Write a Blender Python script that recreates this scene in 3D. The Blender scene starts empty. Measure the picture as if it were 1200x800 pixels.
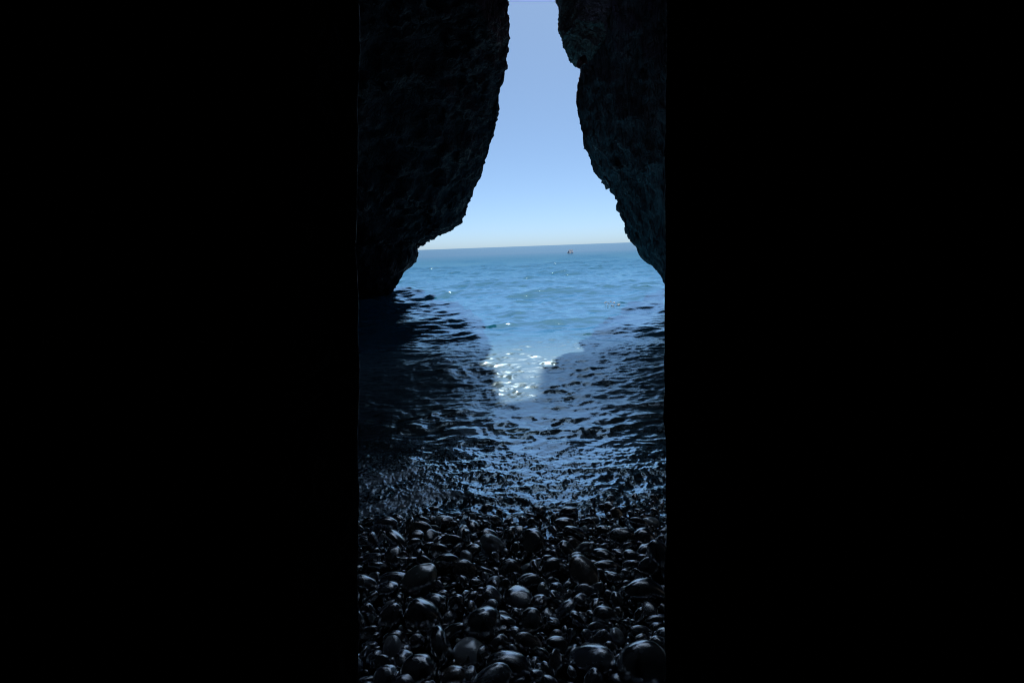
import bpy, bmesh, math, random
import numpy as np
from mathutils import Matrix, Vector

rng = np.random.default_rng(7)
random.seed(7)
S = bpy.context.scene
COL = S.collection
R = math.radians

# ------------------------------------------------------------------ camera
F = 571.0                      # focal length in pixels of a 1200 x 800 picture
CZ = 2.1                       # eye height above the sea; the feet stand 0.6 m above it
PITCH, ROLL = R(11.0), R(-2.06)
cam_d = bpy.data.cameras.new('camera')
cam = bpy.data.objects.new('camera', cam_d)
COL.objects.link(cam)
MROT = Matrix.Rotation(math.pi / 2 - PITCH, 3, 'X') @ Matrix.Rotation(ROLL, 3, 'Z')
cam.matrix_world = Matrix.Translation((0, 0, CZ)) @ MROT.to_4x4()
cam_d.sensor_fit = 'VERTICAL'
cam_d.angle_y = 2 * math.atan(400 / F)
cam_d.clip_start, cam_d.clip_end = 0.02, 90000
S.camera = cam
EYE = Vector((0, 0, CZ))

def ray(px, py):
    return MROT @ Vector(((px - 600) / F, -(py - 400) / F, -1.0))

def at_depth(px, py, y):
    """the place at distance y (north of the viewer) that lies in direction px, py"""
    d = ray(px, py)
    return EYE + d * (y / d.y)

def project(p):
    q = MROT.transposed() @ (Vector(p) - EYE)
    return 600 + F * q.x / -q.z, 400 - F * q.y / -q.z

def ground_z(y):
    y = np.asarray(y, float)
    z = 0.6 - 0.169 * y
    z = np.where(z < -1.0, -1.0 + (z + 1.0) * 0.55, z)
    return np.maximum(z, -6.0)

def on_beach(px, py):
    d = ray(px, py)
    y = 1.0
    for _ in range(60):
        z = float(ground_z(y))
        y = (z - CZ) / (d.z / d.y)
    return EYE + d * (y / d.y)

# ------------------------------------------------------------------ noise
def _hash(ix, iy, iz, seed):
    h = (ix.astype(np.int64) * 374761393 + iy.astype(np.int64) * 668265263 + iz.astype(np.int64) * 2147483647 + seed * 974634533) & 0xFFFFFFFF
    h = ((h ^ (h >> 13)) * 1274126177) & 0xFFFFFFFF
    h = ((h ^ (h >> 15)) * 2246822519) & 0xFFFFFFFF
    return h ^ (h >> 16)

def noise(x, y, z=None, seed=0):
    x = np.asarray(x, float); y = np.asarray(y, float)
    z = np.zeros_like(x) if z is None else np.asarray(z, float)
    x0, y0, z0 = np.floor(x), np.floor(y), np.floor(z)
    fx, fy, fz = x - x0, y - y0, z - z0
    u, v, w = [f * f * f * (f * (f * 6 - 15) + 10) for f in (fx, fy, fz)]
    out = 0.0
    for dx in (0, 1):
        for dy in (0, 1):
            for dz in (0, 1):
                h = _hash(x0 + dx, y0 + dy, z0 + dz, seed)
                g = ((h & 1023) / 511.5 - 1) * (fx - dx) + (((h >> 10) & 1023) / 511.5 - 1) * (fy - dy) + (((h >> 20) & 1023) / 511.5 - 1) * (fz - dz)
                out = out + g * (u if dx else 1 - u) * (v if dy else 1 - v) * (w if dz else 1 - w)
    return out

def fbm(x, y, z=None, octaves=4, seed=0, gain=0.5):
    a, s, o = 1.0, 0.0, 0.0
    for k in range(octaves):
        o = o + a * noise(np.asarray(x) * 2 ** k, np.asarray(y) * 2 ** k, None if z is None else np.asarray(z) * 2 ** k, seed + k)
        a *= gain
    return o

def ridged(x, y, z, octaves=4, seed=0):
    a, o = 1.0, 0.0
    for k in range(octaves):
        o = o + a * (0.5 - np.abs(noise(x * 2 ** k, y * 2 ** k, z * 2 ** k, seed + k)) * 1.8)
        a *= 0.5
    return o

def sstep(a, b, x):
    t = np.clip((np.asarray(x, float) - a) / (b - a), 0, 1)
    return t * t * (3 - 2 * t)

# ------------------------------------------------------------------ mesh helpers
def mesh_from(name, verts, faces, smooth=True):
    me = bpy.data.meshes.new(name)
    verts = np.asarray(verts, np.float32)
    faces = np.asarray(faces, np.int32)
    n, k = faces.shape
    me.vertices.add(len(verts)); me.vertices.foreach_set('co', verts.ravel())
    me.loops.add(n * k); me.loops.foreach_set('vertex_index', faces.ravel())
    me.polygons.add(n)
    me.polygons.foreach_set('loop_start', np.arange(0, n * k, k, dtype=np.int32))
    me.polygons.foreach_set('loop_total', np.full(n, k, np.int32))
    me.polygons.foreach_set('use_smooth', np.full(n, smooth, bool))
    me.update(calc_edges=True)
    me.validate()
    return me

def grid_faces(nr, nc):
    i = np.arange(nr - 1)[:, None] * nc + np.arange(nc - 1)[None, :]
    return np.stack([i, i + 1, i + nc + 1, i + nc], -1).reshape(-1, 4)

def link(name, me, mat, parent=None, label=None, cat=None, group=None, kind=None):
    o = bpy.data.objects.new(name, me)
    COL.objects.link(o)
    if mat is not None and not me.materials:
        me.materials.append(mat)
    if parent: o.parent = parent
    if label: o['label'] = label
    if cat: o['category'] = cat
    if group: o['group'] = group
    if kind: o['kind'] = kind
    return o

# ------------------------------------------------------------------ materials
class Nodes:
    def __init__(self, name):
        self.m = bpy.data.materials.new(name); self.m.use_nodes = True
        self.t = self.m.node_tree; self.t.nodes.clear()
        self.out = self.t.nodes.new('ShaderNodeOutputMaterial')
    def new(self, kind, **kw):
        n = self.t.nodes.new('ShaderNode' + kind)
        for k, v in kw.items():
            if hasattr(n, k) and k not in n.inputs: setattr(n, k, v)
            else: self.put(n.inputs[k], v)
        return n
    def put(self, sock, v):
        if isinstance(v, bpy.types.NodeSocket): self.t.links.new(v, sock)
        elif isinstance(v, bpy.types.Node): self.t.links.new(v.outputs[0], sock)
        else: sock.default_value = v
    def math(self, op, a, b=0.0, c=None, clamp=False):
        n = self.t.nodes.new('ShaderNodeMath'); n.operation = op; n.use_clamp = clamp
        self.put(n.inputs[0], a); self.put(n.inputs[1], b)
        if c is not None: self.put(n.inputs[2], c)
        return n.outputs[0]
    def rng(self, v, a, b, c=0.0, d=1.0, smooth=False):
        n = self.t.nodes.new('ShaderNodeMapRange')
        if smooth: n.interpolation_type = 'SMOOTHSTEP'
        self.put(n.inputs['Value'], v)
        for k, x in zip(('From Min', 'From Max', 'To Min', 'To Max'), (a, b, c, d)): self.put(n.inputs[k], x)
        return n.outputs[0]
    def mix(self, f, a, b):
        n = self.t.nodes.new('ShaderNodeMix'); n.data_type = 'RGBA'
        self.put(n.inputs[0], f); self.put(n.inputs[6], a); self.put(n.inputs[7], b)
        return n.outputs[2]
    def noise(self, vec, scale, detail=4, rough=0.55, dist=0.0):
        n = self.new('TexNoise', Scale=scale, Detail=detail, Roughness=rough, Distortion=dist)
        self.put(n.inputs['Vector'], vec)
        return n.outputs[0]
    def done(self, sh):
        self.t.links.new(sh.outputs[0] if isinstance(sh, bpy.types.Node) else sh, self.out.inputs['Surface'])
        return self.m

def rock_mat(name, dark, light, scale=1.0, stretch=1.0, rough=(0.5, 0.85), bump=1.0):
    N = Nodes(name)
    geo = N.new('NewGeometry')
    mp = N.new('Mapping'); N.put(mp.inputs['Vector'], geo.outputs['Position'])
    mp.inputs['Scale'].default_value = (1, 1, 1 / stretch)
    v = mp.outputs[0]
    n1 = N.noise(v, 0.9 * scale, 6, 0.62, 0.3)
    n2 = N.noise(v, 6.0 * scale, 8, 0.7)
    vo = N.new('TexVoronoi', Scale=2.6 * scale); N.put(vo.inputs['Vector'], v)
    f = N.math('ADD', N.math('MULTIPLY', n1, 0.6), N.math('MULTIPLY', n2, 0.5))
    c = N.mix(N.rng(f, 0.40, 0.72), (*dark, 1), (*light, 1))
    hgt = N.math('ADD', N.math('MULTIPLY', n2, 0.6), N.math('MULTIPLY', N.noise(v, 22 * scale, 6, 0.7), 0.25))
    vc = N.new('TexVoronoi', feature='DISTANCE_TO_EDGE', Scale=3.4 * scale); vc.inputs['Detail'].default_value = 3.0
    wv = N.new('VectorMath', operation='ADD'); N.put(wv.inputs[0], v)
    nw = N.new('TexNoise', Scale=1.7 * scale, Detail=4.0); N.put(nw.inputs['Vector'], v); N.put(wv.inputs[1], nw.outputs['Color'])
    N.put(vc.inputs['Vector'], wv.outputs[0]); N.put(vo.inputs['Vector'], wv.outputs[0])
    crack = N.rng(vc.outputs['Distance'], 0.0, 0.10, 0.0, 1.0)
    hgt = N.math('ADD', hgt, N.math('ADD', N.math('MULTIPLY', vo.outputs['Distance'], 0.5), N.math('MULTIPLY', crack, 0.55)))
    b = N.new('Bump', Strength=bump, Distance=0.12 / scale, Height=hgt)
    p = N.new('BsdfPrincipled', Roughness=N.rng(n2, 0.3, 0.7, rough[0], rough[1]))
    p.inputs['Specular IOR Level'].default_value = 0.25
    N.put(p.inputs['Base Color'], c); N.put(p.inputs['Normal'], b)
    return N.done(p)

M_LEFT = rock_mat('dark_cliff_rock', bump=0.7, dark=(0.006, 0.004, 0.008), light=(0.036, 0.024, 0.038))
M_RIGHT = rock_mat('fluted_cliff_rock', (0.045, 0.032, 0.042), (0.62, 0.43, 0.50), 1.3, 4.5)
M_OVER = rock_mat('pale_lit_cliff_rock', (0.50, 0.33, 0.33), (0.90, 0.64, 0.62), 1.6, 1.2)  # pale rock, lightened further to stand in for light falling on it
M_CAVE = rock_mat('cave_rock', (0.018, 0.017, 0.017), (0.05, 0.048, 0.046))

def pebble_mat(name, c0, c1, rough=(0.10, 0.32), spec=1.0):
    N = Nodes(name)
    tc = N.new('TexCoord'); oi = N.new('ObjectInfo')
    sh = N.new('VectorMath', operation='ADD')
    N.put(sh.inputs[0], tc.outputs['Object'])
    cm = N.new('CombineXYZ'); N.put(cm.inputs[0], N.math('MULTIPLY', oi.outputs['Random'], 57.0)); N.put(cm.inputs[1], N.math('MULTIPLY', oi.outputs['Random'], 23.0))
    N.put(sh.inputs[1], cm.outputs[0])
    v = sh.outputs[0]
    n1 = N.noise(v, 9, 5, 0.6)
    n2 = N.noise(v, 38, 6, 0.65)
    n3 = N.noise(v, 150, 4, 0.6)
    c = N.mix(N.rng(n1, 0.35, 0.68), (*c0, 1), (*c1, 1))
    b = N.new('Bump', Strength=0.18, Distance=0.012, Height=N.math('ADD', n2, N.math('MULTIPLY', n3, 0.3)))
    p = N.new('BsdfPrincipled', Roughness=N.rng(n2, 0.38, 0.66, rough[0], rough[1]))
    p.inputs['IOR'].default_value = 2.5
    p.inputs['Specular IOR Level'].default_value = spec
    p.inputs['Coat Weight'].default_value = 1.0 if spec > 0.8 else 0.35
    p.inputs['Coat IOR'].default_value = 2.8
    p.inputs['Coat Roughness'].default_value = 0.11
    N.put(p.inputs['Coat Normal'], b)
    N.put(p.inputs['Base Color'], c); N.put(p.inputs['Normal'], b)
    return N.done(p)

PEB = {
    'black': pebble_mat('wet_black_stone', (0.018, 0.021, 0.030), (0.060, 0.068, 0.090)),
    'grey': pebble_mat('wet_grey_stone', (0.095, 0.108, 0.140), (0.32, 0.36, 0.44)),
    'pale': pebble_mat('pale_grey_stone', (0.78, 0.80, 0.82), (0.93, 0.94, 0.95), (0.12, 0.35), 0.8),
    'brown': pebble_mat('wet_brown_stone', (0.15, 0.09, 0.06), (0.38, 0.25, 0.17)),
    'plum': pebble_mat('wet_plum_stone', (0.06, 0.045, 0.062), (0.19, 0.15, 0.20)),
    'green': pebble_mat('wet_greenish_stone', (0.2, 0.23, 0.2), (0.5, 0.55, 0.48)),
}

# ------------------------------------------------------------------ cliffs
def resample(pts, n):
    pts = np.asarray(pts, float)
    d = np.r_[0, np.cumsum(np.hypot(*np.diff(pts, axis=0).T))]
    t = np.linspace(0, d[-1], n)
    return np.stack([np.interp(t, d, pts[:, 0]), np.interp(t, d, pts[:, 1])], 1)

def slab_mesh(name, ridge, section, ms, side, amp, vstretch, seed, ridge_soft=0.9, taper=None):
    """A rock mass swept along a rising edge: RIDGE (n x 3, top to bottom) is the edge of every horizontal
    SECTION (k x 2 offsets out from the edge; the edge is the point 0,0)."""
    sec = np.asarray(section, float)
    k0 = int(np.argmin(np.hypot(sec[:, 0], sec[:, 1])))
    d = np.r_[0, np.cumsum(np.hypot(*np.diff(sec, axis=0).T))]
    # fine near the edge, coarse away
    q = np.linspace(-1, 1, ms)
    q = np.sign(q) * np.abs(q) ** 1.8
    t = np.where(q < 0, d[k0] + q * d[k0], d[k0] + q * (d[-1] - d[k0]))
    sx, sy = np.interp(t, d, sec[:, 0]), np.interp(t, d, sec[:, 1])
    for _ in range(6):
        sx[1:-1] = (sx[:-2] + 2 * sx[1:-1] + sx[2:]) / 4
        sy[1:-1] = (sy[:-2] + 2 * sy[1:-1] + sy[2:]) / 4
    sx -= sx.max() if side < 0 else sx.min()
    n = len(ridge)
    P = np.zeros((n, ms, 3))
    P[:, :, 0] = ridge[:, None, 0] + sx[None]
    P[:, :, 1] = ridge[:, None, 1] + sy[None]
    P[:, :, 2] = ridge[:, None, 2]
    if taper is not None:
        P = taper(P, t - d[k0])
    w = ridge_soft * np.minimum(np.abs(t - d[k0]) / 1.2, 1)[None] + (1 - ridge_soft)
    for (fr, am, oc, keep) in amp:
        gu = np.gradient(P, axis=0); gv = np.gradient(P, axis=1)
        nn = np.cross(gu, gv); nn /= np.linalg.norm(nn, axis=2, keepdims=True) + 1e-9
        x, y, z = P[:, :, 0] * fr, P[:, :, 1] * fr, P[:, :, 2] * fr / vstretch
        h = 0.6 * fbm(x, y, z, oc, seed) + 0.5 * (ridged(x * 1.3, y * 1.3, z * 1.3, oc, seed + 31) - 0.35)
        ww = w * (1 - keep) + keep
        md = np.clip(0.75 + 1.5 * noise(P[:, :, 0] * 0.7, P[:, :, 1] * 0.7, P[:, :, 2] * 0.7, seed + 3), 0.1, 1.6) if fr > 2.5 else 1.0
        P = P + nn * (am * h * ww * md)[:, :, None]
        seed += 7
    return mesh_from(name, P.reshape(-1, 3), grid_faces(n, ms)), P

LEFT_EDGE = [(120, -420), (300, -200), (430, -110), (530, -60), (585, -22), (594.5, 0), (596, 19), (597, 46), (594, 65), (591, 88), (586.5, 104), (584, 120), (582.3, 140), (579, 156),
             (572, 177), (566, 195), (564.5, 206), (556, 221), (549, 237), (545, 249), (540, 261), (530, 269.5), (511, 277), (498, 281), (491, 287), (488.5, 292), (489.5, 297),
             (486.5, 305), (481, 312.5), (472, 319), (470, 326), (465, 334), (460, 342), (455, 352), (448, 372)]
RIGHT_EDGE = [(1160, -420), (980, -200), (850, -110), (760, -60), (700, -22), (690, 0), (686, 40), (681, 66), (680, 88), (676.5, 104), (677, 120), (681.5, 140), (685, 162), (690, 183),
              (696, 203), (700, 207.5), (708, 208.5), (714, 218), (723, 233), (730, 255), (740, 281), (751, 302), (764, 312), (772.5, 320), (781, 335), (795, 356), (806, 380), (812, 400)]

def edge3d(pts, n, depth):
    p = resample(pts, n)
    return np.array([at_depth(a, b, depth(b)) for a, b in p])

def left_depth(py): return 14.0 + 10.8 * np.clip(py / 342.0, 0.0, 1.04) ** 1.3
def right_depth(py): return 13.0 + 2.6 * np.clip(py / 372.0, 0.0, 1.1)

sec_l = [(-9, 16), (-3.6, 8), (-1.5, 3.4), (-0.4, 0.9), (0, 0), (-0.4, -0.45), (-1.5, -0.95), (-3.4, -1.7), (-6.2, -4.5), (-8.0, -9), (-8.0, -19)]
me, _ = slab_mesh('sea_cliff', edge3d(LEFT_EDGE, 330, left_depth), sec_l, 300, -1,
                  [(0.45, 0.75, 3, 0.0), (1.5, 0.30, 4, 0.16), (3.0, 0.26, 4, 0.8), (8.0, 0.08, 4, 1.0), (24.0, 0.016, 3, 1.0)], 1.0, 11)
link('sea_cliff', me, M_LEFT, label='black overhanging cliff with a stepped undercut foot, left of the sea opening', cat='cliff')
sec_r = [(9, 16), (3.6, 8), (1.5, 3.4), (0.35, 0.9), (0, 0), (0.3, -0.6), (0.95, -1.5), (2.2, -2.9), (4.0, -5.5), (5.5, -9), (5.5, -14)]
me, _ = slab_mesh('sea_cliff', edge3d(RIGHT_EDGE, 330, right_depth)[::-1], sec_r, 300, 1,
                  [(0.6, 0.45, 3, 0.0), (1.9, 0.32, 4, 0.15), (4.2, 0.26, 4, 0.5), (9.0, 0.11, 4, 0.9), (22.0, 0.025, 3, 1.0)], 2.6, 47)
cliff_r = link('sea_cliff', me, M_RIGHT, label='dark grey fluted cliff slanting down to the right of the sea opening', cat='cliff')

# overhang at the top of the right cliff, light put into its pale colour
def overhang():
    le = [(655, -45), (657, 0), (658.5, 19), (663, 36), (668, 47), (674, 57), (680, 65)]
    re_ = [(732, -45), (726, 0), (719, 19), (712, 36), (706, 47), (700, 56), (690, 63)]
    n, m = 120, 96
    l, r = resample(le, n), resample(re_, n)
    P = np.zeros((n, m, 3))
    for i in range(n):
        a, b = np.array(at_depth(*l[i], 12.4)), np.array(at_depth(*r[i], 12.4))
        c = (a + b) / 2; h = np.linalg.norm(b - a) / 2
        th = np.linspace(0, 2 * math.pi, m)
        P[i, :, 0] = c[0] + h * np.cos(th)
        P[i, :, 1] = c[1] + 0.45 + min(0.9, 0.3 + h * 1.2) * np.sin(th)
        P[i, :, 2] = c[2]
    gu = np.gradient(P, axis=0); gv = np.gradient(P, axis=1)
    nn = np.cross(gu, gv); nn /= np.linalg.norm(nn, axis=2, keepdims=True) + 1e-9
    for fr, am in ((2.0, 0.10), (6.0, 0.07), (16, 0.03)):
        x, y, z = (P * fr).transpose(2, 0, 1)
        P += nn * (am * (fbm(x, y, z, 3, 5) + 0.4 * ridged(x, y, z, 3, 9) - .15))[:, :, None]
    P[:, -1] = P[:, 0]
    return mesh_from('overhang', P.reshape(-1, 3), grid_faces(n, m)[:, ::-1])
link('overhang', overhang(), M_OVER, parent=cliff_r, label='paler grey-brown block hanging at the top, lightened as if lit')

# ------------------------------------------------------------------ roof with the crack that lets the sun in
SUN_EL, SUN_AZ = R(58), R(8)      # out to sea, high
SUN_DIR = Vector((math.sin(SUN_AZ) * math.cos(SUN_EL), math.cos(SUN_AZ) * math.cos(SUN_EL), math.sin(SUN_EL)))

def roof_z(y):
    return np.where(y < 1.0, 3.05, 2.2 + 0.85 * y)

def roof_half(side):
    # crack outline (roof y, left x, right x)
    ky = np.array([-6.0, 16.3, 16.6, 17.0, 20.5, 20.9, 21.3, 21.7, 22.1, 22.6])
    kl = np.array([1.2, 1.20, 1.22, 1.24, 1.40, 1.25, 1.15, 0.6, -2.5, -6.5])
    kr = np.array([1.2, 1.20, 1.70, 1.82, 2.20, 2.80, 3.10, 4.0, 6.5, 9.5])
    ys = np.r_[np.linspace(-6, 8, 60), np.linspace(8.05, 22.6, 300)]
    e = np.interp(ys, ky, kl if side < 0 else kr)
    op = sstep(16.25, 16.8, ys)
    e = e + op * (0.10 * noise(ys * 2.1, ys * 0 + side * 9.3, seed=3) + 0.07 * noise(ys * 6, ys * 0 + side * 4.1, seed=4))
    nu = 90
    u = np.linspace(0, 1, nu) ** 2.2
    P = np.zeros((len(ys), nu + 3, 3))
    P[:, 3:, 0] = e[:, None] + side * u[None] * 13
    P[:, 3:, 1] = ys[:, None]
    P[:, 3:, 2] = roof_z(ys)[:, None]
    x, y = P[:, 3:, 0], P[:, 3:, 1]
    P[:, 3:, 2] += np.minimum(0.9 * fbm(x * 0.5, y * 0.5, None, 4, 71) + 0.3 * ridged(x * 1.5, y * 1.5, x * 0, 4, 77), 2) * sstep(0, 2.5, u * 13)[None] + 0.15 * sstep(0, .5, u * 13)[None]
    P[:, 3:, 2] = np.maximum(P[:, 3:, 2], (2.15 + 0.47 * np.maximum(ys, 1.5))[:, None])
    for j, (dx, dz) in enumerate(((0.7, 2.2), (0.25, 1.2), (0.06, 0.4))):
        P[:, j, 0] = e + side * dx * op; P[:, j, 1] = ys; P[:, j, 2] = P[:, 3, 2] + dz
    # unseen hole added each side to brighten stones and cliff (the left one small)
    cx, cy, rx, ry = (3.9, 10.2, 1.45, 2.1) if side > 0 else (-5.6, 5.2, 0.5, 0.7)
    fc = grid_faces(*P.shape[:2])
    c = P.reshape(-1, 3)[fc].mean(1)
    a = np.arctan2((c[:, 1] - cy) / ry, (c[:, 0] - cx) / rx)
    hole = np.hypot((c[:, 0] - cx) / rx, (c[:, 1] - cy) / ry) < 1 + 0.35 * noise(np.cos(a) * 1.7 + 5, np.sin(a) * 1.7, seed=61)
    return mesh_from('cave_roof', P.reshape(-1, 3), fc[~hole]), ys
for s in (-1, 1):
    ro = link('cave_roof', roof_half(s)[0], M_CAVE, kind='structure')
    so_ = ro.modifiers.new('thickness', 'SOLIDIFY'); so_.thickness = 0.5; so_.offset = 1.0 if s > 0 else -1.0

# ------------------------------------------------------------------ rock walls added to black out both sides of the view
def border_wall(side):
    n = 420
    py = np.linspace(-900, 1180, n)
    px0 = 600 + side * 180
    wob = 2.2 * fbm(py / 120.0, py * 0 + side * 3.3, None, 3, 91) + 1.0 * noise(py / 16.0, py * 0 + side, seed=95)
    edge = []
    for a, b in zip(px0 + wob, py):
        edge.append(EYE + ray(a, b) * 1.22)
    edge = np.array(edge)
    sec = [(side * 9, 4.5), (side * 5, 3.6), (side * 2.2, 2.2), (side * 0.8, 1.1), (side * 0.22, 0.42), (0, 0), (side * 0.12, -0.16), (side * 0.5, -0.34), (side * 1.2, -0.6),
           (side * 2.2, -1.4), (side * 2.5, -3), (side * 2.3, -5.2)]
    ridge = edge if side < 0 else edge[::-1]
    me, P = slab_mesh('added_dark_wall', ridge, sec, 220, side, [(1.2, 0.22, 3, 0.0), (4.5, 0.07, 4, 0.03), (14, 0.02, 3, 0.1)], 1.4, 131 + side)
    return me
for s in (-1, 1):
    link('added_dark_wall', border_wall(s), M_CAVE, kind='structure')
# unseen back wall, added to keep the side walls dark
xs, zs = np.meshgrid(np.linspace(-3.5, 3.5, 90), np.linspace(-0.5, 4.5, 70))
ys = -3.2 + 0.5 * fbm(xs * 0.8, zs * 0.8, None, 4, 17)
me = mesh_from('added_dark_wall', np.stack([xs, ys, zs], -1).reshape(-1, 3), grid_faces(70, 90))
link('added_dark_wall', me, M_CAVE, kind='structure')

# ------------------------------------------------------------------ beach and sea bed
yy = np.r_[np.linspace(-6, 10, 200), np.geomspace(10.2, 400, 80)]
xx = np.sinh(np.linspace(-3.6, 3.6, 181)) / math.sinh(3.6) * 60
X, Y = np.meshgrid(xx, yy)
Z = ground_z(Y) - 0.03 + 0.05 * fbm(X * 1.1, Y * 1.1, None, 4, 21) * sstep(40, 20, Y)
N = Nodes('gravel')
geo = N.new('NewGeometry')
vo = N.new('TexVoronoi', Scale=26.0); N.put(vo.inputs['Vector'], geo.outputs['Position'])
b = N.new('Bump', Strength=1.0, Distance=0.03, Height=N.math('SUBTRACT', 1.0, vo.outputs['Distance']))
p = N.new('BsdfPrincipled', Roughness=0.45)
N.put(p.inputs['Base Color'], N.mix(N.noise(geo.outputs['Position'], 30, 3), (0.01, 0.01, 0.011, 1), (0.045, 0.043, 0.042, 1))); N.put(p.inputs['Normal'], b)
M_GRAVEL = N.done(p)
link('beach', mesh_from('beach', np.stack([X, Y, Z], -1).reshape(-1, 3), grid_faces(*X.shape)), M_GRAVEL, kind='structure')

# ------------------------------------------------------------------ sea
def sea_mesh():
    ang_in = np.linspace(-24, 24, 640)
    ang = np.r_[np.linspace(-86, -25, 40), ang_in, np.linspace(25, 86, 40)]
    r1 = 2.55 * np.exp(np.arange(0, 1050) * 0.0030)
    r2 = r1[-1] * np.exp(np.arange(1, 330) * 0.0245)
    rr = np.r_[r1, r2]
    dr = np.gradient(rr)
    A, RR = np.meshgrid(np.radians(ang), rr)
    X = RR * np.tan(np.clip(A, -1.2, 1.2)); X = np.where(np.abs(A) > 1.2, np.sign(A) * RR * (math.tan(1.2) + (np.abs(A) - 1.2) * 10), X)
    Y = RR.copy()
    DR = np.broadcast_to(dr[:, None], X.shape)
    g = np.random.default_rng(3)
    Z = np.zeros_like(X); DX = np.zeros_like(X); DY = np.zeros_like(X)
    patch = 0.55 + 0.9 * np.clip(fbm(X * 0.33, Y * 0.33, None, 3, 201) + 0.4, 0, 1.2)
    patch2 = 0.35 + 1.1 * np.clip(fbm(X * 1.1, Y * 0.9, None, 3, 211) + 0.35, 0, 1.3)
    shore = sstep(3.2, 6.0, Y)
    near = 0.45 + 0.55 * sstep(13, 6, Y)
    WARP = [noise(X * f, Y * f, seed=300 + i) for i, f in enumerate((0.2, 0.35, 0.6, 0.9, 1.4))]
    WARP2 = [noise(X * f, Y * f, seed=310 + i) for i, f in enumerate((1.2, 1.9, 2.8, 4.0, 6.0))]
    # open water waves
    for k in range(72):
        lam = math.exp(g.uniform(math.log(0.35), math.log(8.0)))
        th = g.normal(0, 0.62)
        kx, ky = 2 * math.pi / lam * math.sin(th), 2 * math.pi / lam * math.cos(th)
        sl = 0.024 * (0.85 if lam > 1.2 else 1.1 + 0.3 * sstep(10.5, 14, Y))
        a = sl * lam / (2 * math.pi)
        w = sstep(2.0, 4.0, lam / DR) * ((sstep(6, 16, Y) * 0.75 + 0.25) * shore if lam > 0.9 else 0.5 + 0.5 * shore) * patch
        wx = X + 0.3 * lam * WARP[k % 5]
        ph = kx * wx + ky * Y + g.uniform(0, 6.28)
        s, c = np.sin(ph), np.cos(ph)
        Z += a * w * s
        DX += a * w * c * math.sin(th) * 0.8
        DY += a * w * c * math.cos(th) * 0.8
    # short choppy ripples in the shallows
    for k in range(60):
        lam = math.exp(g.uniform(math.log(0.07), math.log(0.50)))
        th = g.normal(0, 0.6) if k % 4 else g.uniform(-1.6, 1.6)
        kx, ky = 2 * math.pi / lam * math.sin(th), 2 * math.pi / lam * math.cos(th)
        a = (0.028 + 0.016 * sstep(4.6, 6.2, Y) * sstep(13, 9, Y)) * lam / (2 * math.pi)
        w = sstep(2.0, 4.0, lam / DR) * near * patch2
        wx = X + 0.9 * lam * WARP2[k % 5]
        ph = kx * wx + ky * Y + g.uniform(0, 6.28)
        s, c = np.sin(ph), np.cos(ph)
        Z += a * w * s
        DX += a * w * c * math.sin(th) * 0.7
        DY += a * w * c * math.cos(th) * 0.7
    # low curved wash fronts running up the beach
    foam = np.zeros_like(X)
    for (y0, cx, curv, h, wd, x0, x1) in ((4.35, 0.3, -0.30, 0.016, 0.06, -1.9, 0.0), (4.75, 0.2, -0.25, 0.014, 0.06, -2.2, -0.35), (4.30, 0.75, 0.22, 0.014, 0.05, 0.1, 1.2),
                                          (5.3, 0.9, 0.30, 0.018, 0.07, 0.35, 2.2), (6.1, 1.7, -0.22, 0.022, 0.10, 0.5, 3.0), (5.7, 1.5, -0.25, 0.018, 0.08, 0.75, 3.0), (5.0, -0.1, 0.3, 0.012, 0.05, -0.6, 0.5), (3.75, 0.2, 0.05, 0.014, 0.05, -1.2, 0.2)):
        yc = y0 + curv * (X - cx) ** 2 + 0.13 * fbm(X * 1.6, Y * 0 + y0, None, 3, 500)
        m = sstep(x0, x0 + 0.5, X) * sstep(x1, x1 - 0.5, X) * sstep(-0.25, 0.2, noise(X * 2.2, Y * 1.1 + y0, seed=520))
        t = (Y - yc) / wd
        bump = np.exp(-np.where(t < 0, (t * 1.9) ** 2, (t * 0.75) ** 2))
        Z += h * m * bump
        foam += 0.55 * m * np.exp(-((Y - yc + 0.03) / (wd * 1.2)) ** 2)
    # froth: more at the left, along the swash
    fz = sstep(5.4, 4.2, Y) * sstep(3.1, 3.7, Y)
    blob = fbm(X * 1.9, Y * 1.6, None, 4, 221)
    foam += fz * (0.25 + 0.5 * blob + 0.40 * sstep(-0.4, -0.95, X))
    lump = sstep(5.4, 4.1, Y) * sstep(0.16, -0.1, Z)
    Z += lump * (0.022 * np.abs(fbm(X * 6.5, Y * 6.5, None, 3, 241)) + 0.010 * fbm(X * 15, Y * 15, None, 2, 251))
    Z += 0.048 * sstep(5.2, 3.7, Y) + 0.03 * np.clip(foam, 0, 1) * np.abs(fbm(X * 16, Y * 16, None, 2, 231)) * fz
    V = np.stack([X + DX, Y + DY, Z], -1)
    me = mesh_from('sea', V.reshape(-1, 3), grid_faces(*X.shape))
    at = me.attributes.new('foam', 'FLOAT', 'POINT')
    at.data.foreach_set('value', np.clip(foam, 0, 1.5).astype(np.float32).ravel())
    return me

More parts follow.
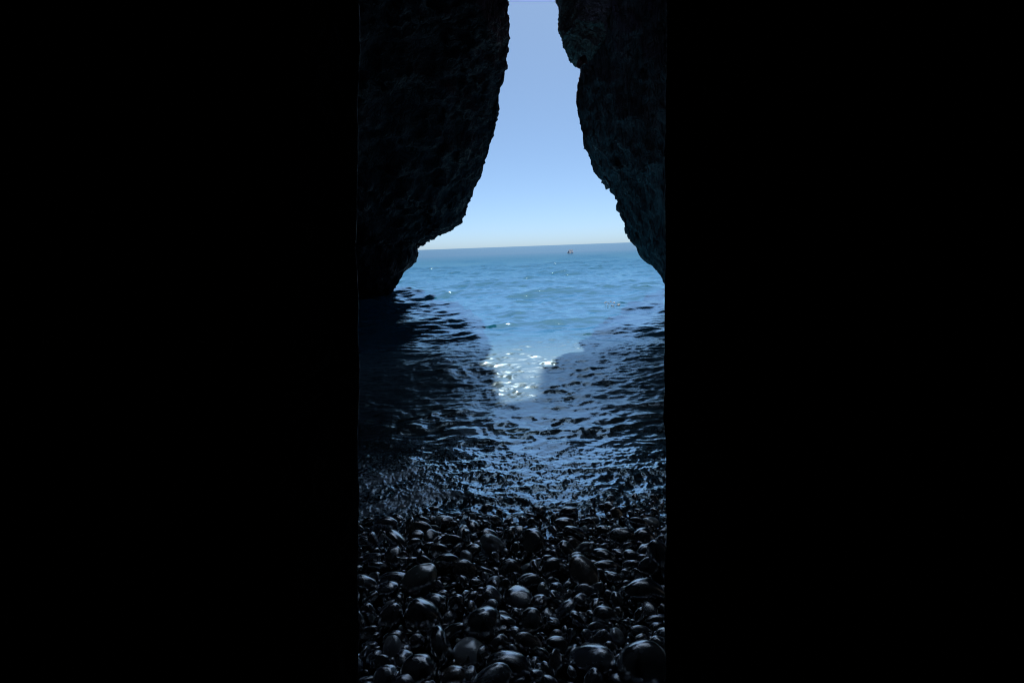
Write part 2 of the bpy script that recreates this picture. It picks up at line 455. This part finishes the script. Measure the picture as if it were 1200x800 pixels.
N = Nodes('sea_water')
geo = N.new('NewGeometry')
pos = geo.outputs['Position']
sep = N.new('SeparateXYZ'); N.put(sep.inputs[0], pos)
yv = sep.outputs[1]
foam = N.new('Attribute', attribute_name='foam').outputs['Fac']
mpf = N.new('Mapping'); N.put(mpf.inputs['Vector'], pos); mpf.inputs['Scale'].default_value = (1, 1.6, 1)
h1 = N.noise(pos, 7.0, 6, 0.62)
h2 = N.noise(mpf.outputs[0], 0.9, 8, 0.62)
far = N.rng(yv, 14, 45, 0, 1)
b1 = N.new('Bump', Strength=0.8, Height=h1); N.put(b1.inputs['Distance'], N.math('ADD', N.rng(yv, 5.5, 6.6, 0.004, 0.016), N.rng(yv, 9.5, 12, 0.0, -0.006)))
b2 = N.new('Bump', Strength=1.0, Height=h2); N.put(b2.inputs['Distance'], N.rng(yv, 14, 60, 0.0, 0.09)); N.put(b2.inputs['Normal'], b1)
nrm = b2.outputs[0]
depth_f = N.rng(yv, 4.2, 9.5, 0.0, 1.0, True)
body_c = N.mix(N.rng(yv, 8.6, 12.5), (0.15, 0.26, 0.33, 1), (0.012, 0.14, 0.225, 1))  # shallows paler so the sun patch shows; darker beyond to fade shadow edges
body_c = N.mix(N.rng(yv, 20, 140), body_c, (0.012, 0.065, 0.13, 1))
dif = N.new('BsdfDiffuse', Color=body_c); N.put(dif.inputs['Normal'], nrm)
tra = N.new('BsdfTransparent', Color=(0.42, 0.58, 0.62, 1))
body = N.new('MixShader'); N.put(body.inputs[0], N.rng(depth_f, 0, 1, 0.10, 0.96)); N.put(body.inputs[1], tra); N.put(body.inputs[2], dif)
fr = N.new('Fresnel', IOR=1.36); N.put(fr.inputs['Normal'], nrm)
frl = N.math('MINIMUM', N.math('ADD', N.math('MULTIPLY', fr, N.rng(N.math('LOGARITHM', yv, 10.0), 0.6, 1.6, 4.4, 1.5)), N.rng(yv, 4, 14, 0.06, 0.03)), N.math('ADD', N.math('ADD', N.rng(yv, 4.5, 6.5, 0.66, 0.44), N.rng(yv, 9.0, 12.5, 0.0, 0.26)), N.rng(N.math('LOGARITHM', yv, 10.0), 1.4, 1.9, 0.0, -0.36)))  # reflection held back around the sun patch to bring it out, lifted either side
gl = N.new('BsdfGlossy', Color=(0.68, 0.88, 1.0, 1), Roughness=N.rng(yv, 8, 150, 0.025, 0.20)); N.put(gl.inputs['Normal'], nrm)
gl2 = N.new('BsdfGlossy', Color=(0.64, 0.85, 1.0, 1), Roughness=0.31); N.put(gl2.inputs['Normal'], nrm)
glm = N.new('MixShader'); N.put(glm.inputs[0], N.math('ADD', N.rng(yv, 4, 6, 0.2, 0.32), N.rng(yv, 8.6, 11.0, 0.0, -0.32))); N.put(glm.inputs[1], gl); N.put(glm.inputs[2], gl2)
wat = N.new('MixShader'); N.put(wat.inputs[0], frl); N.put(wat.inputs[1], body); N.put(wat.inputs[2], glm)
fn = N.math('ADD', N.noise(pos, 24, 5, 0.65, 0.1), N.math('MULTIPLY', N.noise(pos, 95, 3, 0.6), 0.35))
fm = N.rng(N.math('ADD', fn, N.math('MULTIPLY', foam, 0.55)), 0.97, 1.14, 0, 0.9)
fd0 = N.new('BsdfDiffuse', Color=(0.66, 0.78, 0.88, 1))
fbm_ = N.new('Bump', Strength=0.5, Distance=0.02, Height=N.noise(pos, 30, 3, 0.5))
fg = N.new('BsdfGlossy', Color=(0.72, 0.86, 1.0, 1), Roughness=0.38); N.put(fg.inputs['Normal'], fbm_); N.put(fd0.inputs['Normal'], fbm_)
fd = N.new('MixShader'); fd.inputs[0].default_value = 0.5; N.put(fd.inputs[1], fd0); N.put(fd.inputs[2], fg)
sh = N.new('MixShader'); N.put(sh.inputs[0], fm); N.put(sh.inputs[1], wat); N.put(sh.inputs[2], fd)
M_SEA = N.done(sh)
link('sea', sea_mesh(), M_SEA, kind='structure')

# ------------------------------------------------------------------ cobbles
def stone_meshes():
    out = []
    bm = bmesh.new(); bmesh.ops.create_icosphere(bm, subdivisions=4, radius=1.0)
    v = np.array([x.co[:] for x in bm.verts]); f = np.array([[x.index for x in fc.verts] for fc in bm.faces]); bm.free()
    bm = bmesh.new(); bmesh.ops.create_icosphere(bm, subdivisions=2, radius=1.0)
    v2 = np.array([x.co[:] for x in bm.verts]); f2 = np.array([[x.index for x in fc.verts] for fc in bm.faces]); bm.free()
    for k in range(14):
        g = np.random.default_rng(900 + k)
        off = g.uniform(0, 50, 3)
        def shape(v):
            e = g0
            s = np.sign(v) * np.abs(v) ** e
            s = s / np.linalg.norm(s, axis=1, keepdims=True) * (np.linalg.norm(s, axis=1, keepdims=True) ** 0.6)
            q = v * 0.9 + off
            s = s * (1 + 0.20 * noise(q[:, 0], q[:, 1], q[:, 2], 7) + 0.05 * noise(q[:, 0] * 2.3, q[:, 1] * 2.3, q[:, 2] * 2.3, 8))[:, None]
            for pn, pd in planes:          # flats worn on one or two sides
                dd = s @ pn - pd
                s = s - np.where(dd > 0, dd * 0.55, 0)[:, None] * pn
            return s
        g0 = g.uniform(0.85, 1.0)
        planes = []
        for _ in range(g.integers(0, 3)):
            pn = g.normal(size=3); pn /= np.linalg.norm(pn); planes.append((pn, g.uniform(0.62, 0.85)))
        out.append((shape(v), f, shape(v2), f2))
    return out
STONES = stone_meshes()
STONE_ME = {}
def stone_me(k, tone):
    key = (k, tone)
    if key not in STONE_ME:
        STONE_ME[key] = mesh_from('cobble', STONES[k][0] * 0.05, STONES[k][1])     # 5 cm half-size, so the grain keeps its scale
        STONE_ME[key].materials.append(PEB[tone])
    return STONE_ME[key]

placed = []           # x, y, r
def free(x, y, r, tight):
    if not placed: return True
    a = np.array(placed)
    return not np.any(np.hypot(a[:, 0] - x, a[:, 1] - y) < tight * (a[:, 2] + r))

G_FRONT = 'wet cobbles on the cave beach'
# px, py, width px, height px, tilt in the picture (degrees), tone, label
SPECIAL = [
    (550, 766, 31, 29, 8, 'pale', 'pale grey round cobble, the brightest stone at the front of the beach'),
    (534, 712, 19, 27, -15, 'grey', 'upright egg-shaped blue-grey cobble with a bright right edge, behind the brightest pale cobble'),
    (461, 681, 36, 19, 4, 'grey', 'broad flat oval grey cobble at the left with wet shine on its right end'),
    (620, 757, 33, 22, -28, 'brown', 'arched brown cobble, the only brown one in the front rows'),
    (654, 696, 20, 25, 25, 'grey', 'smooth grey egg-shaped cobble standing alone right of the middle'),
    (688, 698, 26, 13, -12, 'grey', 'flat cobble with a bright wet top right of the grey egg-shaped cobble'),
    (757, 696, 46, 30, 0, 'black', 'large black domed cobble with a pale edge near the right wall'),
    (734, 674, 15, 13, -20, 'green', 'small pale greenish stone on the left shoulder of the large black dome'),
    (754, 787, 50, 52, -20, 'black', 'biggest black cobble, at the bottom right of the beach'),
    (709, 725, 30, 24, 10, 'black', 'dark domed cobble with a shiny blue cap behind the biggest black cobble'),
    (492, 790, 36, 34, 0, 'black', 'large round black cobble at the bottom left with a shiny blue rim'),
    (453, 797, 25, 25, 0, 'grey', 'blue-grey rounded cobble cut by the bottom edge, left of the large round black one'),
    (533, 797, 29, 24, 0, 'brown', 'dull brownish cobble at the bottom edge below the brightest pale cobble'),
    (597, 783, 48, 28, -6, 'black', 'wide black cobble with a thin pale line along its flat top, below the brown cobble'),
    (653, 748, 16, 16, 10, 'brown', 'small cobble with a bright bluish cap and brown side, right of the brown cobble'),
    (666, 751, 9, 24, -8, 'grey', 'slim upright shiny pebble, right of the small blue-capped cobble'),
    (638, 735, 8, 23, -10, 'grey', 'slim upright pebble with a pale rim above the brown cobble'),
    (689, 762, 15, 13, 25, 'pale', 'pale blocky chip of stone left of the biggest black cobble'),
    (568, 737, 42, 42, -30, 'black', 'large dark pointed cobble with a forked highlight above the brightest pale cobble'),
    (606, 725, 15, 20, 20, 'grey', 'small tilted cobble with a bright wet face, right of the large pointed one'),
    (465, 753, 28, 22, -20, 'black', 'dark cobble with a hooked shiny highlight at the left'),
    (441, 773, 20, 16, 8, 'grey', 'low cobble with a light blue cap near the bottom of the left wall'),
    (488, 755, 17, 20, -15, 'plum', 'small plum-coloured cobble between the hooked-highlight and pale cobbles'),
    (452, 617, 27, 19, 0, 'grey', 'rounded grey cobble sitting in the froth by the left wall'),
    (518, 612, 17, 11, 0, 'pale', 'flat pale stone in the wash, left of the middle'),
    (763, 615, 18, 11, 0, 'pale', 'flat pale stone in the wash by the right wall'),
    (742, 655, 24, 17, -25, 'grey', 'rounded blue-grey cobble at the right behind the greenish stone'),
    (711, 666, 30, 16, -5, 'plum', 'lumpy plum-grey cobble left of the greenish stone'),
    (675, 656, 19, 15, 25, 'grey', 'small grey cobble with a bright upper face behind the smooth grey egg'),
    (528, 744, 36, 17, 32, 'black', 'tilted dark slab with a bright sloping edge above the brightest pale cobble'),
    (625, 662, 22, 10, 30, 'grey', 'narrow tilted shiny stone in the middle of the beach'),
    (774, 658, 28, 42, 20, 'black', 'big dark cobble with a bright top against the right wall'),
    (731, 632, 32, 24, 0, 'black', 'round black cobble with a pale crest at the edge of the wash, right side'),
    (756, 632, 28, 24, 0, 'black', 'black cobble with a bright left shoulder beside the round pale-crested one'),
    (468, 703, 12, 14, 0, 'plum', 'small plum knob of stone below the broad flat oval cobble'),
    (458, 727, 24, 32, -15, 'plum', 'upright plum-grey cobble with a light blue top at the left'),
    (508, 709, 26, 16, -20, 'grey', 'cobble with a broad blue-white cap left of the upright egg-shaped one'),
    (431, 722, 16, 24, 10, 'black', 'dark upright cobble with a curled highlight beside the left wall'),
    (770, 729, 30, 14, 12, 'grey', 'flat cobble with a long pale top edge against the right wall'),
    (750, 744, 26, 17, -5, 'black', 'dark cobble with a bent violet highlight above the biggest black cobble'),
    (716, 766, 18, 22, 15, 'plum', 'dim plum cobble with one bright spot left of the biggest black cobble'),
    (471, 659, 22, 12, 0, 'black', 'low black stone in the dark gap behind the broad flat oval cobble'),
    (495, 725, 40, 34, -40, 'black', 'large unlit black cobble between the plum and the blue-capped cobbles'),
    (586, 757, 26, 22, 10, 'black', 'black cobble left of the brown one, almost unlit'),
    (661, 617, 24, 20, 0, 'black', 'black stone standing out of the pale wash right of the middle'),
]
stones = []   # (special?, x, y, z, scale xyz (half sizes), rot matrix, kind, tone, label)
fwd_h = Vector((0, 1, 0))
for (px, py, w, h, tilt, tone, label) in SPECIAL:
    p = on_beach(px, py + h * 0.22)
    dist = (p - EYE).length
    a, c = 0.5 * w / F * dist, 0.5 * h / F * dist
    b = min(a, c) * random.uniform(0.85, 1.1) if max(a, c) < 0.14 else 0.7 * max(a, c)
    ctr = on_beach(px, py + h * 0.1); d = ray(px, py).normalized()
    ctr = EYE + d * (dist - 0.3 * c)
    z = max(ctr.z, float(ground_z(ctr.y)) + 0.25 * min(a, c))
    rot = MROT @ Matrix.Rotation(R(tilt), 3, 'Z')          # long axis lies across the sight line, tilted as seen
    if tone == 'pale' or 'bright wet top' in label or 'blue-white cap' in label:      # lies flat, its worn face to the sky
        b = min(0.6 * a, 0.045); c = c / math.sin(math.asin(-d.z)) * 0.85
        rot = Matrix.Rotation(R(-8), 3, 'X') @ Matrix.Rotation(R(tilt), 3, 'Z')
        z = max(z - 0.1 * c, float(ground_z(ctr.y)) + 0.9 * b)
    stones.append([True, Vector((ctr.x, ctr.y, z)), (a, c, b), rot, random.randrange(14), tone, label])
    placed.append((ctr.x, ctr.y + 0.3 * c, 0.8 * max(a, min(b, 0.1))))

TONES = ['black'] * 42 + ['grey'] * 32 + ['plum'] * 9 + ['brown'] * 8 + ['green'] * 4 + ['pale'] * 5
def scatter(n, rmin, rmax, tight, y0, y1, lift, tries):
    got = 0
    for _ in range(tries):
        if got >= n: break
        y = random.uniform(y0, y1) if random.random() < 0.5 else y0 + (y1 - y0) * random.random() ** 1.5
        x = random.uniform(-1, 1) * (0.38 * y + 0.35)
        r = rmin + (rmax - rmin) * random.random() ** 2
        r *= 1.0 if y < 3.2 else 0.85
        if not free(x, y, r, tight): continue
        placed.append((x, y, r))
        q = random.uniform(0.75, 1.0); fl = random.uniform(0.42, 0.75)
        e = Matrix.Rotation(random.gauss(0, 0.6), 3, 'X') @ Matrix.Rotation(random.gauss(0, 0.6), 3, 'Y') @ Matrix.Rotation(random.uniform(0, 6.28), 3, 'Z')
        if random.random() < 0.25: e = e @ Matrix.Rotation(random.uniform(0.9, 1.5), 3, 'X')
        z = float(ground_z(y)) + r * fl * random.uniform(0.25, 0.75) + lift * random.random()
        stones.append([False, Vector((x, y, z)), (r * 1.15, r * q, r * fl), e, random.randrange(14), random.choice(TONES), None])
        got += 1
scatter(120, 0.065, 0.115, 0.78, 1.2, 4.2, 0.03, 6000)
scatter(420, 0.044, 0.072, 0.74, 1.2, 5.0, 0.035, 30000)
scatter(1300, 0.026, 0.044, 0.70, 1.2, 5.6, 0.03, 40000)
scatter(2600, 0.015, 0.026, 0.64, 1.2, 6.4, 0.03, 60000)

# stones standing out of the wash, fewer and fewer further out
for _ in range(420):
    y = 3.5 + 1.9 * random.random() ** 1.6
    x = random.uniform(-1, 1) * (0.38 * y + 0.35)
    r = random.uniform(0.035, 0.085) * (1.0 if random.random() < 0.5 else 0.8)
    if not free(x, y, r, 0.6): continue
    placed.append((x, y, r))
    e = Matrix.Rotation(random.gauss(0, 0.5), 3, 'X') @ Matrix.Rotation(random.gauss(0, 0.5), 3, 'Y') @ Matrix.Rotation(random.uniform(0, 6.28), 3, 'Z')
    fl = random.uniform(0.55, 0.85)
    top = random.uniform(-0.02, 0.055) - 0.03 * (y - 3.5)
    stones.append([False, Vector((x, y, max(float(ground_z(y)) + 0.3 * r, top - 0.8 * r * fl))), (r * 1.15, r * 0.9, r * fl), e, random.randrange(14), random.choice(TONES), None])

# which of them show largest
def shown(s):
    px, py = project(s[1])
    if not (424 < px < 776 and 560 < py < 812): return 0.0
    return (max(s[2]) * sorted(s[2])[1]) / (s[1] - EYE).length_squared
order = sorted((s for s in stones if not s[0]), key=shown, reverse=True)
n_ind = 300 - len(SPECIAL)
solo = [s for s in order[:n_ind] if shown(s) > 0]
mass = [s for s in order if not any(s is t for t in solo)] if False else order[len(solo):]

GROUPS = {
    ('black', 0): ('dark wet cobble packed among others on the dry front of the beach', 'dark wet cobbles at the front of the beach'),
    ('black', 1): ('dark wet pebble packed among others just short of the wash', 'dark wet pebbles behind the front cobbles'),
    ('black', 2): ('dark wet pebble at the edge of the foaming wash', 'dark wet pebbles in the wash'),
    ('grey', 0): ('grey wet cobble packed among darker ones at the front', 'grey wet cobbles at the front of the beach'),
    ('grey', 1): ('grey wet pebble packed among darker ones just short of the wash', 'grey wet pebbles behind the front cobbles'),
    ('grey', 2): ('grey wet pebble at the edge of the foaming wash', 'grey wet pebbles in the wash'),
}
def place(s, label, group):
    o = bpy.data.objects.new('cobble', stone_me(s[4], s[5]))
    COL.objects.link(o)
    m = s[3].to_4x4()
    o.matrix_world = Matrix.Translation(s[1]) @ m @ Matrix.Diagonal((s[2][0] / 0.05, s[2][1] / 0.05, s[2][2] / 0.05, 1))
    o['label'] = label; o['category'] = 'pebble' if 'pebble' in label else 'cobble'; o['group'] = group
for s in stones:
    if s[0]: place(s, s[6], G_FRONT)
for s in solo:
    py = project(s[1])[1]
    zone = 0 if py > 700 else 1 if py > 635 else 2
    lab, grp = GROUPS[('black' if s[5] == 'black' else 'grey', zone)]
    if s[5] not in ('black', 'grey'):
        nm = {'plum': 'plum-tinted', 'brown': 'brownish', 'green': 'greenish grey', 'pale': 'pale grey'}[s[5]]
        lab = lab.replace('grey wet', nm + ' wet'); grp = nm + grp[4:]
    place(s, lab, grp)

# all the smaller pebbles and those under the wash: one mass
vs, fs, mi, n0 = [], [], [], 0
tn = list(PEB)
for s in mass:
    v, f = STONES[s[4]][2], STONES[s[4]][3]
    A = np.array(s[3] @ Matrix.Diagonal(s[2]))
    vs.append(v @ A.T + np.array(s[1])); fs.append(f + n0); n0 += len(v); mi.append(np.full(len(f), tn.index(s[5]), np.int32))
me = mesh_from('pebbles', np.concatenate(vs), np.concatenate(fs))
for t in tn: me.materials.append(PEB[t])
me.polygons.foreach_set('material_index', np.concatenate(mi))
link('pebbles', me, None, kind='stuff', label='small dark wet pebbles filling the gaps and lying under the wash', cat='pebbles')

# ------------------------------------------------------------------ boat
def simple(name, col, rough=0.4, trans=0.0):
    N = Nodes(name)
    g = N.new('NewGeometry')
    p = N.new('BsdfPrincipled', Roughness=rough)
    N.put(p.inputs['Base Color'], N.mix(N.noise(g.outputs['Position'], 5, 4), (*[c * 0.85 for c in col], 1), (*col, 1)))
    if trans:
        t = N.new('BsdfTranslucent', Color=(*col, 1)); mx = N.new('MixShader'); mx.inputs[0].default_value = trans
        N.put(mx.inputs[1], p); N.put(mx.inputs[2], t); p = mx
    return N.done(p)
def boat():
    p = at_depth(669, 296.0, 118.0)
    t = math.tan(math.atan2(CZ - 0.0, 1)); d = ray(669, 296.6)
    k = -CZ / d.z
    base = EYE + d * k
    root = bpy.data.objects.new('motorboat', None); COL.objects.link(root)
    root.location = (base.x, base.y, 0); root.rotation_euler = (0, 0, R(62))
    root.scale = (0.78, 0.78, 0.78)
    root['label'] = 'tiny pale cabin boat far out on the open water near the horizon'; root['category'] = 'boat'
    white, hull_paint, dark = simple('white_gelcoat', (0.92, 0.92, 0.92), 0.4, 0.3), simple('whitened_hull_paint', (0.88, 0.88, 0.90), 0.4, 0.25), simple('dark_trim', (0.25, 0.28, 0.33))  # hull whitened and made translucent to look lit on its shaded side
    L, B, H = 1.5, 0.7, 0.42
    st = np.linspace(-1, 1, 25)
    def hull_at(t): return B * (1 - max(0, t) ** 2.6) * (0.92 + 0.08 * min(1, t + 1)), H * (1 + 0.35 * max(0, t) ** 2)
    V = []
    for t_ in st:
        hb, hh = hull_at(t_)
        for q in np.linspace(-1, 1, 13):
            V.append((t_ * L, hb * np.sign(q) * abs(q) ** 0.22, -0.25 + (hh + 0.25) * abs(q) ** 5))
    me = mesh_from('hull', V, grid_faces(25, 13)); link('hull', me, hull_paint, root)
    V = []
    for t_ in st:
        hb, hh = hull_at(t_)
        for q in np.linspace(-1, 1, 7): V.append((t_ * L, hb * q * 1.03, hh + 0.04 + 0.08 * (1 - q * q)))
    link('deck', mesh_from('deck', V, grid_faces(25, 7)), white, root)
    bm = bmesh.new()
    bmesh.ops.create_cube(bm, size=1, matrix=Matrix.Translation((-0.1, 0, 0.86)) @ Matrix.Diagonal((1.5, 1.1, 0.6, 1)))
    for v in bm.verts:
        if v.co.z > 1: v.co.x = v.co.x * 0.75 - 0.15; v.co.y *= 0.85
    bmesh.ops.bevel(bm, geom=bm.edges[:], offset=0.08, segments=3, affect='EDGES')
    me = bpy.data.meshes.new('cabin'); bm.to_mesh(me); bm.free(); cab = link('cabin', me, white, root)
    bm = bmesh.new()
    bmesh.ops.create_cube(bm, size=1, matrix=Matrix.Translation((0.5, 0, 0.94)) @ Matrix.Rotation(-0.5, 4, 'Y') @ Matrix.Diagonal((0.06, 0.9, 0.3, 1)))
    me = bpy.data.meshes.new('windscreen'); bm.to_mesh(me); bm.free(); link('windscreen', me, dark, cab)
    bm = bmesh.new()
    bmesh.ops.create_cube(bm, size=1, matrix=Matrix.Translation((-1.82, 0, 0.45)) @ Matrix.Diagonal((0.3, 0.34, 0.6, 1)))
    bmesh.ops.bevel(bm, geom=bm.edges[:], offset=0.08, segments=3, affect='EDGES')
    me = bpy.data.meshes.new('outboard_motor'); bm.to_mesh(me); bm.free(); link('outboard_motor', me, dark, root)
boat()

# ------------------------------------------------------------------ splash of white water out in the opening
def splash():
    d = ray(717, 358); c = EYE + d * (-CZ / d.z)
    bm = bmesh.new()
    g = random.Random(5)
    for k in range(45):
        a = g.uniform(0, 6.28); r = 0.30 * math.sqrt(g.random())
        s = g.uniform(0.006, 0.024)
        m = Matrix.Translation((c.x + 0.85 * r * math.cos(a), c.y + 2.0 * r * math.sin(a), 0.02 + 0.09 * g.random() ** 2)) @ Matrix.Diagonal((s * 1.6, s * 1.3, s * 0.7, 1))
        bmesh.ops.create_icosphere(bm, subdivisions=2, radius=1, matrix=m)
    for v in bm.verts:
        v.co += Vector((0.008 * math.sin(v.co.x * 90), 0.008 * math.sin(v.co.y * 80), 0.005 * math.sin(v.co.x * 130)))
    for f in bm.faces: f.smooth = True
    me = bpy.data.meshes.new('foam'); bm.to_mesh(me); bm.free()
    link('foam', me, simple('sea_foam', (0.70, 0.78, 0.88), 0.5, 0.25), kind='stuff', label='small glinting splash of white foam on the open water, right of the middle', cat='foam')
splash()

# ------------------------------------------------------------------ light
w = bpy.data.worlds.new('World'); S.world = w; w.use_nodes = True
nt = w.node_tree; nt.nodes.clear()
sky = nt.nodes.new('ShaderNodeTexSky'); sky.sky_type = 'NISHITA'; sky.sun_disc = False
sky.sun_elevation = SUN_EL; sky.sun_rotation = SUN_AZ
sky.altitude = 0; sky.air_density = 0.47; sky.dust_density = 0.85; sky.ozone_density = 6.0
bg = nt.nodes.new('ShaderNodeBackground'); bg.inputs['Strength'].default_value = 0.15
wo = nt.nodes.new('ShaderNodeOutputWorld')
wb = nt.nodes.new('ShaderNodeMix'); wb.data_type = 'RGBA'; wb.blend_type = 'MULTIPLY'; wb.inputs[0].default_value = 1.0
wb.inputs[7].default_value = (1.22, 1.52, 1.68, 1)          # the phone's cool white balance
ga = nt.nodes.new('ShaderNodeGamma'); ga.inputs['Gamma'].default_value = 0.7     # and its flattened tones
nt.links.new(sky.outputs[0], ga.inputs[0]); nt.links.new(ga.outputs[0], wb.inputs[6]); nt.links.new(wb.outputs[2], bg.inputs[0]); nt.links.new(bg.outputs[0], wo.inputs[0])
sd = bpy.data.lights.new('sun', 'SUN'); sd.energy = 5.0; sd.angle = R(0.53); sd.color = (1.0, 0.95, 0.87)
so = bpy.data.objects.new('sun', sd); COL.objects.link(so)
so.rotation_euler = SUN_DIR.to_track_quat('Z', 'Y').to_euler()

S.view_settings.view_transform = 'Standard'; S.view_settings.look = 'None'
S.view_settings.exposure = 0.0; S.view_settings.gamma = 1.0
S.render.engine = 'CYCLES'
S.cycles.use_denoising = True
S.cycles.denoiser = 'OPENIMAGEDENOISE'
S.cycles.use_adaptive_sampling = False
S.cycles.filter_width = 1.1
S.cycles.max_bounces = 6; S.cycles.diffuse_bounces = 3; S.cycles.glossy_bounces = 3; S.cycles.transparent_max_bounces = 12
S.cycles.caustics_reflective = False; S.cycles.caustics_refractive = False
S.cycles.sample_clamp_indirect = 4.0
